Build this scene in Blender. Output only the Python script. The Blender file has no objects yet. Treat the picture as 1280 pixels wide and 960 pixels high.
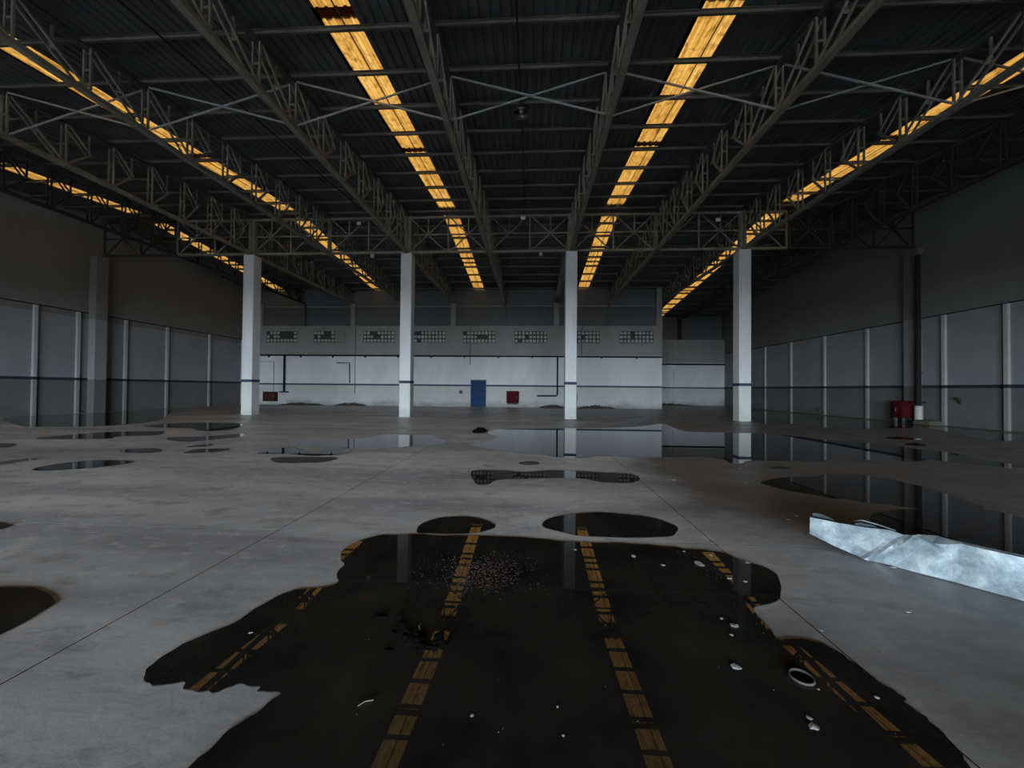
import bpy, bmesh, math, random
from mathutils import Vector, Matrix
random.seed(7)
SC = bpy.context.scene
COL = SC.collection

# ------------------------------------------------------------------ camera
CAM_H = 1.5
FPX, YAW, PITCH, ROLL = 464.15, 0.05412, 0.01272, 0.00879
cy, sy, cp, sp = math.cos(YAW), math.sin(YAW), math.cos(PITCH), math.sin(PITCH)
Fv = Vector((-sy*cp, cy*cp, sp)); R0 = Vector((cy, sy, 0)); U0 = R0.cross(Fv)
Rv = math.cos(ROLL)*R0 + math.sin(ROLL)*U0
Uv = -math.sin(ROLL)*R0 + math.cos(ROLL)*U0
cam_d = bpy.data.cameras.new('camera'); cam = bpy.data.objects.new('camera', cam_d); COL.objects.link(cam)
cam_d.sensor_fit = 'HORIZONTAL'; cam_d.sensor_width = 36; cam_d.lens = FPX*36/1280
cam_d.clip_start = 0.05; cam_d.clip_end = 400
cam.matrix_world = Matrix(((Rv.x, Uv.x, -Fv.x, 0), (Rv.y, Uv.y, -Fv.y, 0), (Rv.z, Uv.z, -Fv.z, CAM_H), (0, 0, 0, 1)))
SC.camera = cam

# ------------------------------------------------------------------ sky, daylight openings, exposure
SKY = 55.0
w = bpy.data.worlds.new('overcast_sky'); SC.world = w; w.use_nodes = True
bg = w.node_tree.nodes['Background']; bg.inputs[0].default_value = (0.80, 0.91, 1.0, 1); bg.inputs[1].default_value = SKY
FRONT_Y, DOOR_H = -22.0, 4.4
DOORS = [(-15.0, -4.0), (-3.0, 8.0)]          # open loading doors in the wall behind the camera
for a, b in DOORS:
    ld = bpy.data.lights.new('door_portal', 'AREA'); ld.shape = 'RECTANGLE'; ld.size = b-a; ld.size_y = DOOR_H
    ld.cycles.is_portal = True                              # only guides sky sampling through the opening, gives no light itself
    lo = bpy.data.objects.new('door_portal', ld); COL.objects.link(lo)
    lo.location = ((a+b)/2, FRONT_Y-0.1, DOOR_H/2); lo.rotation_euler = (math.radians(90), 0, 0)
vs = SC.view_settings
vs.view_transform = 'Standard'; vs.look = 'None'; vs.gamma = 1; vs.exposure = 0.12; vs.use_curve_mapping = False
cyc = SC.cycles
cyc.use_denoising = True; cyc.max_bounces = 10; cyc.diffuse_bounces = 6; cyc.glossy_bounces = 4; cyc.transmission_bounces = 6
cyc.sample_clamp_indirect = 6.0; cyc.caustics_reflective = False; cyc.caustics_refractive = False

# ------------------------------------------------------------------ materials
MATS = {}
def mat(name, col, rough=0.7, metal=0.0, spec=0.4, var=0.0, scale=3.0, bump=0.0, bscale=30.0, ior=None):
    m = bpy.data.materials.new(name); m.use_nodes = True; nt = m.node_tree; n = nt.nodes; L = nt.links
    b = n['Principled BSDF']; b.inputs['Roughness'].default_value = rough; b.inputs['Metallic'].default_value = metal
    b.inputs['Specular IOR Level'].default_value = spec
    if ior: b.inputs['IOR'].default_value = ior
    b.inputs['Base Color'].default_value = (*col, 1)
    g = n.new('ShaderNodeNewGeometry')
    if var:
        t = n.new('ShaderNodeTexNoise'); t.inputs['Scale'].default_value = scale; t.inputs['Detail'].default_value = 6
        t.inputs['Roughness'].default_value = 0.65
        r = n.new('ShaderNodeValToRGB'); lo, hi = 1-var, 1+var*0.6
        r.color_ramp.elements[0].position = 0.3; r.color_ramp.elements[1].position = 0.7
        r.color_ramp.elements[0].color = (*[c*lo for c in col], 1); r.color_ramp.elements[1].color = (*[min(1, c*hi) for c in col], 1)
        L.new(g.outputs['Position'], t.inputs['Vector']); L.new(t.outputs['Fac'], r.inputs[0]); L.new(r.outputs[0], b.inputs['Base Color'])
    if bump:
        t2 = n.new('ShaderNodeTexNoise'); t2.inputs['Scale'].default_value = bscale; t2.inputs['Detail'].default_value = 5
        bp = n.new('ShaderNodeBump'); bp.inputs['Strength'].default_value = bump; bp.inputs['Distance'].default_value = 0.01
        L.new(g.outputs['Position'], t2.inputs['Vector']); L.new(t2.outputs['Fac'], bp.inputs['Height']); L.new(bp.outputs[0], b.inputs['Normal'])
    MATS[name] = m
    return m

def ramp(nt, stops, interp='LINEAR'):
    r = nt.nodes.new('ShaderNodeValToRGB'); r.color_ramp.interpolation = interp; e = r.color_ramp.elements
    while len(e) < len(stops): e.new(0.5)
    for i, (p_, c) in enumerate(stops):
        e[i].position = p_; e[i].color = (*c, 1) if len(c) == 3 else c
    return r
def noise(nt, vec, scale, detail=5, rough=0.6, dist=0.0):
    t = nt.nodes.new('ShaderNodeTexNoise'); t.inputs['Scale'].default_value = scale; t.inputs['Detail'].default_value = detail
    t.inputs['Roughness'].default_value = rough; t.inputs['Distortion'].default_value = dist
    nt.links.new(vec, t.inputs['Vector']); return t.outputs['Fac']
def mapping(nt, vec, scale):
    m = nt.nodes.new('ShaderNodeMapping'); m.inputs['Scale'].default_value = scale; nt.links.new(vec, m.inputs['Vector']); return m.outputs[0]
def mix(nt, fac, a, b, mode='MIX'):
    m = nt.nodes.new('ShaderNodeMix'); m.data_type = 'RGBA'; m.blend_type = mode; L = nt.links
    if isinstance(fac, (int, float)): m.inputs[0].default_value = fac
    else: L.new(fac, m.inputs[0])
    for k, v in ((6, a), (7, b)):
        if isinstance(v, tuple): m.inputs[k].default_value = (*v, 1)
        else: L.new(v, m.inputs[k])
    return m.outputs[2]
def math_n(nt, op, a, b=None):
    m = nt.nodes.new('ShaderNodeMath'); m.operation = op
    for i, v in enumerate((a, b)):
        if v is None: continue
        if isinstance(v, (int, float)): m.inputs[i].default_value = v
        else: nt.links.new(v, m.inputs[i])
    return m.outputs[0]

def concrete(name):
    m = mat(name, (0.36, 0.36, 0.37), 0.62, spec=0.5); nt = m.node_tree; L = nt.links; b = nt.nodes['Principled BSDF']
    pos = [x for x in nt.nodes if x.type == 'NEW_GEOMETRY'][0].outputs['Position']
    big = ramp(nt, [(0.42, (0.60, 0.615, 0.64)), (0.60, (0.80, 0.815, 0.84))]); L.new(noise(nt, pos, 0.35, 4, 0.55), big.inputs[0])
    band = ramp(nt, [(0.40, (0.66, 0.665, 0.69)), (0.55, (1, 1, 1))]); L.new(noise(nt, mapping(nt, pos, (0.12, 0.9, 1)), 1.0, 5, 0.6), band.inputs[0])
    c = mix(nt, 1.0, big.outputs[0], band.outputs[0], 'MULTIPLY')
    sp1 = ramp(nt, [(0.53, (0, 0, 0)), (0.63, (1, 1, 1))]); L.new(noise(nt, mapping(nt, pos, (1.6, 3.2, 1)), 2.2, 8, 0.72, 0.3), sp1.inputs[0])
    c = mix(nt, math_n(nt, 'MULTIPLY', sp1.outputs[0], 0.6), c, (0.86, 0.87, 0.89))
    sp2 = ramp(nt, [(0.36, (1, 1, 1)), (0.47, (0, 0, 0))]); L.new(noise(nt, mapping(nt, pos, (1.2, 2.4, 1)), 1.7, 7, 0.7), sp2.inputs[0])
    c = mix(nt, math_n(nt, 'MULTIPLY', sp2.outputs[0], 0.45), c, (0.17, 0.175, 0.185))
    # damp, silty ground towards the far walls
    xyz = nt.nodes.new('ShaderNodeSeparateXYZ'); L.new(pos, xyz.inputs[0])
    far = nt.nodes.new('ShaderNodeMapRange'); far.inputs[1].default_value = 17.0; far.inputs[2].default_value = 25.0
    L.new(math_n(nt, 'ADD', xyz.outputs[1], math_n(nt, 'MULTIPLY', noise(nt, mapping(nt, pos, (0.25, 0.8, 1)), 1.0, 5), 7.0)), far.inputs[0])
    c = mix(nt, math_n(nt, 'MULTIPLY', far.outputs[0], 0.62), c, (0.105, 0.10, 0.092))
    # soiled concrete on the right with weaker light painted in, ragged noise-shaped boundary
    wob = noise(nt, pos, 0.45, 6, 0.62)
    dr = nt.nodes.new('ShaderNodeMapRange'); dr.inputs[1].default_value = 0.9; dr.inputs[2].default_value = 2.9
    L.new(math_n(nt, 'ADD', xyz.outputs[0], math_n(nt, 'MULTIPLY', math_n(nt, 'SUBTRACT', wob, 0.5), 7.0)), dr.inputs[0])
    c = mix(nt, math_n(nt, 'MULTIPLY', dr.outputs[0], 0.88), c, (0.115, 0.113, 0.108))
    dn = nt.nodes.new('ShaderNodeMapRange'); dn.inputs[1].default_value = 4.6; dn.inputs[2].default_value = 1.2  # near floor: slight damp plus painted darkening against the strong light there
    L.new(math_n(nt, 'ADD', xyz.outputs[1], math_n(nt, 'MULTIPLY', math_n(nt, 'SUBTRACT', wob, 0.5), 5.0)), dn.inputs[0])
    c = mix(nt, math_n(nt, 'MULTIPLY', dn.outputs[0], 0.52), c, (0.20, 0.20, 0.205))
    L.new(c, b.inputs['Base Color'])
    rr = ramp(nt, [(0.35, (0.34, 0.34, 0.34)), (0.65, (0.52, 0.52, 0.52))]); L.new(noise(nt, pos, 1.3, 4), rr.inputs[0]); L.new(rr.outputs[0], b.inputs['Roughness'])
    bp = nt.nodes.new('ShaderNodeBump'); bp.inputs['Strength'].default_value = 0.10; bp.inputs['Distance'].default_value = 0.01
    L.new(noise(nt, pos, 25, 6), bp.inputs['Height']); L.new(bp.outputs[0], b.inputs['Normal'])
    return m
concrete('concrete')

def wall_paint(name, upper, lower, zsplit, top=None, ztop=99.0, grime=0.6):
    m = mat(name, upper, 0.8, spec=0.12); nt = m.node_tree; L = nt.links; b = nt.nodes['Principled BSDF']
    pos = [x for x in nt.nodes if x.type == 'NEW_GEOMETRY'][0].outputs['Position']
    xyz = nt.nodes.new('ShaderNodeSeparateXYZ'); L.new(pos, xyz.inputs[0]); z = xyz.outputs[2]
    c = mix(nt, math_n(nt, 'GREATER_THAN', z, zsplit), lower, upper)
    if top: c = mix(nt, math_n(nt, 'GREATER_THAN', z, ztop), c, top)
    st = ramp(nt, [(0.35, (0.88, 0.875, 0.87)), (0.62, (1, 1, 1))]); L.new(noise(nt, mapping(nt, pos, (0.8, 0.8, 0.35)), 0.8, 6, 0.65), st.inputs[0])
    c = mix(nt, 1.0, c, st.outputs[0], 'MULTIPLY')
    # splashed dirt and moss above the ground, with a ragged upper rim
    gr = nt.nodes.new('ShaderNodeMapRange'); gr.inputs[1].default_value = 0.5; gr.inputs[2].default_value = -0.15
    L.new(math_n(nt, 'ADD', z, math_n(nt, 'MULTIPLY', math_n(nt, 'SUBTRACT', noise(nt, mapping(nt, pos, (0.5, 0.5, 1.0)), 1.0, 7, 0.7), 0.5), 2.2)), gr.inputs[0])
    c = mix(nt, math_n(nt, 'MULTIPLY', gr.outputs[0], grime), c, (0.055, 0.058, 0.045))
    L.new(c, b.inputs['Base Color'])
    return m
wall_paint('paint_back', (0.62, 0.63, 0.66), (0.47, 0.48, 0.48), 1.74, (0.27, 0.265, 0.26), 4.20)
wall_paint('paint_side', (0.25, 0.258, 0.27), (0.14, 0.144, 0.142), 1.80, (0.18, 0.18, 0.172), 5.06, 0.35)  # weaker light on the side walls painted as greyer, darker above the joint
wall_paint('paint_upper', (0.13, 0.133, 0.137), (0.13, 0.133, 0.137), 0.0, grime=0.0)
wall_paint('paint_pilaster', (0.40, 0.41, 0.42), (0.26, 0.265, 0.26), 1.80, None, 99, 0.2)  # wall paint lightened: the light on pilaster faces is in the colour
wall_paint('paint_column', (0.66, 0.68, 0.71), (0.57, 0.61, 0.585), 1.80, None, 99, 0.25)
wall_paint('paint_pier', (0.29, 0.295, 0.30), (0.29, 0.295, 0.30), 0.0, grime=0.0)
mat('stripe_blue', (0.05, 0.065, 0.12), 0.8, spec=0.1, var=0.25, scale=2)
mat('stripe_dark', (0.03, 0.035, 0.048), 0.8, spec=0.1, var=0.3, scale=2)
mat('dark_joint', (0.02, 0.02, 0.02), 0.95, spec=0.05)
mat('roof_metal', (0.088, 0.09, 0.092), 0.55, 0.0, 0.4, var=0.35, scale=0.8)
mat('purlin_steel', (0.12, 0.113, 0.10), 0.6, 0.0, 0.4, var=0.3, scale=1.5)
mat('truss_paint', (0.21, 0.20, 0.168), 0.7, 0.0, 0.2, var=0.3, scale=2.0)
mat('truss_top', (0.075, 0.073, 0.07), 0.6, 0.0, 0.3, var=0.3, scale=2.0)  # truss paint darkened, shade under the roof put into the colour
mat('truss_dark', (0.028, 0.027, 0.025), 0.7, 0.0, 0.3, var=0.3, scale=2.0)  # darker truss paint; on the outer roof trusses the shade is put into colour
mat('brace_galv', (0.36, 0.36, 0.35), 0.45, 0.3, 0.5, var=0.2, scale=4)
mat('pipe_dark', (0.022, 0.02, 0.022), 0.8, spec=0.1)
mat('cable_black', (0.012, 0.012, 0.012), 0.6)
mat('lamp_metal', (0.10, 0.10, 0.10), 0.4, 0.6)
mat('lamp_glass', (0.75, 0.75, 0.72), 0.15)
mat('box_maroon', (0.04, 0.016, 0.014), 0.8, spec=0.1, var=0.3, scale=5)
mat('red_paint', (0.065, 0.005, 0.01), 0.8, spec=0.1, var=0.25, scale=4)
mat('door_blue', (0.018, 0.05, 0.13), 0.8, spec=0.1, var=0.15, scale=2)
mat('pvc_white', (0.38, 0.38, 0.365), 0.4)
mat('socket_grey', (0.10, 0.10, 0.10), 0.8, spec=0.1)
mat('vent_dark', (0.05, 0.05, 0.048), 0.9)
mat('vent_block', (0.42, 0.415, 0.40), 0.8, var=0.3, scale=6)
mat('flake_white', (0.42, 0.44, 0.44), 0.6, var=0.2, scale=20)
mat('leaf_black', (0.006, 0.006, 0.005), 0.9, spec=0.05)
mat('gravel_pink', (0.10, 0.072, 0.066), 0.8, var=0.5, scale=40)
mat('soil', (0.085, 0.083, 0.066), 0.95, var=0.5, scale=9, bump=0.6, bscale=18)
mat('weed_green', (0.045, 0.06, 0.025), 0.8, var=0.4, scale=12)
mat('plastic_grey', (0.07, 0.068, 0.064), 0.8, spec=0.15)
mat('galvanised_dull', (0.07, 0.09, 0.10), 0.5, 0.2)  # gutter inside: shade put into a darker metal colour
mat('ground_out', (0.16, 0.16, 0.155), 0.9, var=0.2, scale=0.4)
mat('wood_twig', (0.16, 0.14, 0.11), 0.8)

def water():
    m = mat('water', (0.018, 0.0175, 0.0165), 0.0, spec=0.5, ior=1.333); nt = m.node_tree; L = nt.links; b = nt.nodes['Principled BSDF']
    pos = [x for x in nt.nodes if x.type == 'NEW_GEOMETRY'][0].outputs['Position']
    r = ramp(nt, [(0.35, (0.013, 0.0125, 0.012)), (0.68, (0.036, 0.034, 0.031))]); L.new(noise(nt, pos, 1.4, 6, 0.6), r.inputs[0]); L.new(r.outputs[0], b.inputs['Base Color'])
    return m
water()

def fibreglass():
    """aged amber fibreglass: lets the sky through, no light of its own"""
    m = bpy.data.materials.new('fibreglass'); m.use_nodes = True; nt = m.node_tree; n = nt.nodes; L = nt.links
    n.remove(n['Principled BSDF']); out = n['Material Output']
    g = n.new('ShaderNodeNewGeometry'); pos = g.outputs['Position']
    a = noise(nt, mapping(nt, pos, (7.0, 0.35, 0.0)), 1.0, 7, 0.7)
    FG = 10.4/SKY
    r = ramp(nt, [(q_, tuple(FG*c_ for c_ in k_)) for q_, k_ in [(0.28, (0.036, 0.012, 0.002)), (0.45, (0.086, 0.038, 0.0062)), (0.60, (0.115, 0.058, 0.0125)), (0.78, (0.160, 0.096, 0.034))]])
    L.new(a, r.inputs[0])
    d = noise(nt, pos, 5.0, 8, 0.75)
    r2 = ramp(nt, [(0.36, (0.45, 0.36, 0.25)), (0.52, (1, 1, 1))]); L.new(d, r2.inputs[0])
    c = mix(nt, 1.0, r.outputs[0], r2.outputs[0], 'MULTIPLY')
    t = n.new('ShaderNodeBsdfTranslucent'); L.new(c, t.inputs['Color'])
    L.new(t.outputs[0], out.inputs['Surface'])
    MATS['fibreglass'] = m
fibreglass()

def galvanised():
    m = mat('galvanised', (0.50, 0.58, 0.63), 0.42, 0.35, 0.5); nt = m.node_tree; L = nt.links; b = nt.nodes['Principled BSDF']
    pos = [x for x in nt.nodes if x.type == 'NEW_GEOMETRY'][0].outputs['Position']
    a = ramp(nt, [(0.36, (0.13, 0.175, 0.205)), (0.50, (0.235, 0.295, 0.335)), (0.66, (0.42, 0.49, 0.52))]); L.new(noise(nt, pos, 5.0, 8, 0.72, 0.4), a.inputs[0])
    v = nt.nodes.new('ShaderNodeTexVoronoi'); v.inputs['Scale'].default_value = 55; L.new(pos, v.inputs['Vector'])
    s = ramp(nt, [(0.0, (0.86, 0.86, 0.86)), (1.0, (1, 1, 1))]); sx = nt.nodes.new('ShaderNodeSeparateXYZ'); L.new(v.outputs['Color'], sx.inputs[0]); L.new(sx.outputs[0], s.inputs[0])
    L.new(mix(nt, 1.0, a.outputs[0], s.outputs[0], 'MULTIPLY'), b.inputs['Base Color'])
galvanised()

# ------------------------------------------------------------------ mesh helpers
class MB:
    def __init__(s): s.v = []; s.f = []
    def _add(s, vs_, fs):
        o = len(s.v); s.v += [tuple(x) for x in vs_]; s.f += [tuple(i+o for i in f) for f in fs]; return s
    def box(s, x0, x1, y0, y1, z0, z1):
        return s._add([(x0,y0,z0),(x1,y0,z0),(x1,y1,z0),(x0,y1,z0),(x0,y0,z1),(x1,y0,z1),(x1,y1,z1),(x0,y1,z1)],
                      [(3,2,1,0),(4,5,6,7),(0,1,5,4),(1,2,6,5),(2,3,7,6),(3,0,4,7)])
    def bar(s, p, q, wdt, hgt, up=(0, 0, 1)):
        p, q = Vector(p), Vector(q); d = (q-p).normalized(); u = Vector(up)
        if abs(d.dot(u)) > 0.98: u = Vector((0, 1, 0))
        r = d.cross(u).normalized()*(wdt/2); u = r.cross(d).normalized()*(hgt/2)
        return s._add([p-r-u, p+r-u, p+r+u, p-r+u, q-r-u, q+r-u, q+r+u, q-r+u],
                      [(0,1,2,3),(7,6,5,4),(0,4,5,1),(1,5,6,2),(2,6,7,3),(3,7,4,0)])
    def tube(s, pts, r, n=8):
        pts = [Vector(p) for p in pts]; rings = []; o = len(s.v)
        for i, p in enumerate(pts):
            d = (pts[min(i+1, len(pts)-1)]-pts[max(i-1, 0)]).normalized()
            u = Vector((0, 0, 1)) if abs(d.z) < 0.9 else Vector((0, 1, 0))
            a = d.cross(u).normalized(); b = a.cross(d)
            for k in range(n):
                t = 2*math.pi*k/n; s.v.append(tuple(p+a*(r*math.cos(t))+b*(r*math.sin(t))))
        for i in range(len(pts)-1):
            for k in range(n):
                s.f.append((o+i*n+k, o+i*n+(k+1) % n, o+(i+1)*n+(k+1) % n, o+(i+1)*n+k))
        s.f.append(tuple(o+k for k in range(n))[::-1]); s.f.append(tuple(o+(len(pts)-1)*n+k for k in range(n)))
        return s
    def lathe(s, c, prof, n=20):
        o = len(s.v)
        for r, z in prof:
            for k in range(n):
                t = 2*math.pi*k/n; s.v.append((c[0]+r*math.cos(t), c[1]+r*math.sin(t), c[2]+z))
        for i in range(len(prof)-1):
            for k in range(n):
                s.f.append((o+i*n+k, o+i*n+(k+1) % n, o+(i+1)*n+(k+1) % n, o+(i+1)*n+k))
        return s
    def prism_x(s, poly, x0, x1):           # poly of (y,z)
        n = len(poly); o = len(s.v)
        s.v += [(x0, y, z) for y, z in poly]+[(x1, y, z) for y, z in poly]
        s.f.append(tuple(o+i for i in range(n))); s.f.append(tuple(o+n+i for i in range(n))[::-1])
        s.f += [(o+i, o+n+i, o+n+(i+1) % n, o+(i+1) % n) for i in range(n)]
        return s
    def prism_y(s, poly, y0, y1):           # poly of (x,z)
        n = len(poly); o = len(s.v)
        s.v += [(x, y0, z) for x, z in poly]+[(x, y1, z) for x, z in poly]
        s.f.append(tuple(o+i for i in range(n))); s.f.append(tuple(o+n+i for i in range(n))[::-1])
        s.f += [(o+i, o+n+i, o+n+(i+1) % n, o+(i+1) % n) for i in range(n)]
        return s
    def mesh(s, name, material=None):
        me = bpy.data.meshes.new(name); me.from_pydata(s.v, [], s.f)
        bm = bmesh.new(); bm.from_mesh(me); bmesh.ops.recalc_face_normals(bm, faces=bm.faces); bm.to_mesh(me); bm.free()
        if material: me.materials.append(MATS[material])
        return me
def obj(name, geo, material=None, parent=None, loc=None, smooth=False):
    me = geo.mesh(name, material) if isinstance(geo, MB) else geo
    if smooth: me.polygons.foreach_set('use_smooth', [True]*len(me.polygons))
    o = bpy.data.objects.new(name, me); COL.objects.link(o)
    if loc: o.location = loc
    if parent: o.parent = parent
    return o
def tag(o, label, cat, group=None):
    o['label'] = label; o['category'] = cat
    if group: o['group'] = group
    return o
def thing(name, label, cat, loc=(0, 0, 0), group=None):
    o = bpy.data.objects.new(name, None); COL.objects.link(o); o.location = loc; o.empty_display_size = 0.2
    return tag(o, label, cat, group)
def structure(name, geo, material, label=None):
    o = obj(name, geo, material); o['kind'] = 'structure'
    if label: o['label'] = label
    return o
def box(*a): return MB().box(*a)
def bevel(me, wdt, seg=2):
    bm = bmesh.new(); bm.from_mesh(me)
    bmesh.ops.bevel(bm, geom=bm.edges[:], offset=wdt, segments=seg, affect='EDGES', profile=0.5); bm.to_mesh(me); bm.free(); return me
ORD = ['first', 'second', 'third', 'fourth', 'fifth', 'sixth', 'seventh', 'eighth', 'ninth', 'tenth', 'eleventh', 'twelfth', 'thirteenth', 'fourteenth', 'fifteenth', 'sixteenth']
PUDDLES = {
  'big': [(-1.183,3.763), (-1.350,3.729), (-1.586,3.670), (-1.707,3.451), (-1.693,3.233), (-1.575,3.076), (-1.560,2.934), (-1.480,2.785), (-1.545,2.712), (-1.714,2.672), (-1.799,2.577), (-1.856,2.410), (-1.865,2.273), (-1.959,2.145), (-2.011,2.038), (-2.030,1.927), (-2.004,1.850), (-1.929,1.789), (-1.856,1.778), (-1.759,1.800), (-1.693,1.764), (-1.592,1.749), (-1.518,1.766), (-1.464,1.809), (-1.350,1.796), (-1.318,1.771), (-1.216,1.762), (-1.249,1.665), (-1.292,1.586), (-1.319,1.477), (-1.334,1.407), (-1.336,1.267), (-1.256,1.097), (-0.834,0.946), (-0.037,0.930), (0.740,1.014), (1.501,1.265), (1.669,1.480), (1.759,1.601), (1.793,1.669), (1.823,1.785), (1.817,1.841), (1.812,1.904), (1.831,1.950), (1.810,2.017), (1.789,2.091), (1.785,2.180), (1.762,2.270), (1.700,2.337), (1.597,2.355), (1.495,2.334), (1.504,2.416), (1.511,2.515), (1.546,2.672), (1.750,2.759), (1.867,2.897), (1.982,3.105), (2.004,3.251), (1.902,3.359), (1.841,3.446), (1.762,3.545), (1.603,3.593), (1.471,3.600), (1.347,3.644), (1.056,3.677), (0.752,3.691), (0.363,3.681), (0.091,3.738), (-0.190,3.762), (-0.565,3.768), (-0.920,3.741)],
  'oval_left': [(-1.201,3.847), (-1.200,4.054), (-1.046,4.244), (-0.884,4.310), (-0.636,4.290), (-0.445,4.163), (-0.389,4.046), (-0.453,3.927), (-0.628,3.826), (-0.933,3.792), (-1.111,3.800)],
  'oval_right': [(0.121,4.109), (0.234,4.345), (0.490,4.504), (0.828,4.588), (1.240,4.521), (1.505,4.380), (1.590,4.165), (1.499,3.968), (1.303,3.870), (0.903,3.839), (0.510,3.850), (0.273,3.960)],
  'long': [(-1.082,6.567), (-1.012,6.769), (-0.532,6.814), (-0.148,6.718), (0.327,6.895), (0.874,6.880), (1.364,6.795), (1.781,6.708), (1.838,6.419), (1.654,6.133), (1.304,6.051), (1.056,6.158), (0.868,6.298), (0.489,6.297), (-0.136,6.207), (-0.540,6.094), (-0.676,5.796), (-0.831,5.782), (-0.949,6.057)],
  'speck': [(-0.263,7.501), (-0.154,7.660), (0.060,7.682), (0.172,7.544), (0.042,7.373), (-0.163,7.369)],
  'wide': [(-1.162,9.206), (-1.700,9.878), (-1.232,10.461), (-1.109,11.529), (-1.506,12.533), (-1.172,13.703), (0.461,14.063), (2.971,14.696), (4.435,15.523), (5.835,16.773), (5.559,13.990), (6.459,13.655), (7.552,13.555), (8.540,13.267), (9.235,11.851), (9.874,11.423), (10.185,10.925), (10.119,10.434), (10.420,10.086), (10.359,9.452), (10.058,8.690), (10.239,8.316), (10.384,7.844), (9.774,7.384), (9.763,7.930), (9.495,7.979), (9.037,8.475), (8.858,8.753), (8.254,8.511), (7.242,8.591), (6.502,8.517), (6.177,8.305), (5.588,8.335), (4.650,8.242), (4.378,7.957), (4.097,7.880), (4.146,8.299), (3.790,8.564), (2.771,8.460), (2.307,8.432), (1.488,8.436), (1.036,8.169), (0.514,8.249), (0.230,8.560), (-0.063,8.592), (-0.520,8.805)],
  'left_far_upper': [(-6.654,9.831), (-6.552,10.161), (-5.763,10.288), (-5.234,10.537), (-4.897,10.789), (-4.712,11.581), (-3.811,11.592), (-3.165,11.672), (-2.869,11.034), (-2.345,10.332), (-2.448,9.584), (-2.837,9.540), (-3.256,9.229), (-3.765,8.922), (-4.337,8.860), (-4.644,8.987), (-5.210,9.142), (-5.846,9.071), (-6.123,9.173)],
  'hook': [(-6.188,8.097), (-6.152,8.735), (-5.788,8.824), (-5.368,8.468), (-4.956,8.378), (-4.774,8.705), (-4.453,8.811), (-4.152,8.312), (-4.340,7.984), (-4.732,7.865), (-5.397,8.035), (-5.800,7.993)],
  'flat': [(-5.415,7.435), (-5.325,7.615), (-4.842,7.683), (-4.235,7.727), (-4.052,7.503), (-4.250,7.189), (-4.938,7.066)],
  'spindle': [(-8.791,6.099), (-8.983,6.569), (-8.659,6.915), (-8.192,7.019), (-7.784,6.841), (-7.784,6.517), (-7.987,6.241), (-8.408,6.026)],
  'small_a': [(-9.484,8.071), (-9.265,8.347), (-8.843,8.346), (-8.431,8.041), (-8.533,7.808), (-8.979,7.803)],
  'small_b': [(-7.805,7.979), (-7.909,8.389), (-7.360,8.555), (-7.157,8.436), (-7.184,8.098), (-7.482,7.898)],
  'thin_b': [(-8.467,8.717), (-8.445,9.047), (-8.202,9.156), (-8.048,8.892), (-8.207,8.682)],
  'band_a': [(-10.136,9.819), (-10.423,10.262), (-9.821,10.462), (-9.428,10.950), (-9.071,11.238), (-8.612,10.610), (-8.919,10.046), (-9.218,9.487)],
  'band_b': [(-13.795,9.629), (-13.765,10.643), (-13.422,11.216), (-12.292,11.590), (-12.012,11.535), (-11.354,10.708), (-12.077,10.186), (-11.831,9.798), (-12.792,9.584)],
  'edge_a': [(-10.438,6.353), (-10.257,6.651), (-10.222,6.967), (-9.911,6.956), (-9.902,6.750), (-9.880,6.408), (-9.906,6.125)],
  'edge_b': [(-13.506,8.609), (-13.207,8.698), (-12.882,8.626), (-12.493,8.283), (-12.548,8.131), (-12.855,8.170)],
  'far_left': [(-14.467,13.145), (-14.007,14.399), (-11.703,14.323), (-10.274,12.094), (-11.177,11.902), (-11.910,12.430), (-13.464,12.621)],
  'wall_left': [(-23.800,15.654), (-23.244,18.264), (-23.195,22.501), (-17.253,16.553), (-15.785,14.643), (-15.681,12.822), (-17.189,12.322), (-18.606,12.552)],
  'wall_right': [(16.983,29.471), (17.584,24.021), (17.738,18.730), (17.652,15.259), (16.907,13.323), (14.409,12.457), (15.657,14.742), (16.294,16.533), (13.807,15.881), (12.114,16.115), (11.877,17.664), (10.716,18.090), (12.600,22.175)],
  'right': [(3.744,6.299), (4.016,6.505), (4.447,6.713), (5.028,6.825), (5.265,7.006), (5.817,7.082), (6.113,6.807), (6.182,6.459), (6.183,5.987), (6.041,5.583), (5.975,5.257), (5.766,5.142), (5.892,5.042), (5.899,4.796), (5.892,4.394), (5.746,3.866), (4.681,3.152), (4.330,3.419), (4.002,3.843), (3.886,4.151), (3.843,4.328), (3.949,4.587), (4.209,4.802), (4.646,4.987), (4.943,5.030), (4.856,5.132), (4.729,5.222), (4.522,5.288), (4.379,5.444), (4.205,5.467), (4.110,5.616), (3.893,5.808), (3.800,5.934), (3.740,6.166)],
  'left_near': [(-4.097,2.510), (-3.899,2.546), (-3.730,2.560), (-3.609,2.555), (-3.432,2.483), (-3.278,2.407), (-3.231,2.327), (-3.186,2.191), (-3.164,2.071), (-3.089,1.843), (-2.923,1.517), (-4.019,1.971), (-4.331,2.360)],
  'left_tiny': [(-5.790,3.694), (-5.673,3.715), (-5.527,3.668), (-5.469,3.582), (-5.566,3.553)],
  'far_r1': [(11.471,12.767), (12.208,13.161), (12.449,12.885), (12.382,12.492), (11.834,12.372), (11.451,12.475)],
  'far_r2': [(10.786,11.369), (11.306,11.587), (11.327,11.276), (11.346,11.083), (10.756,10.916), (10.559,11.040)],
  'mid_r': [(4.632,7.514), (4.878,7.665), (5.005,7.624), (5.003,7.441), (4.828,7.446), (4.680,7.446)],
}
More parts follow.
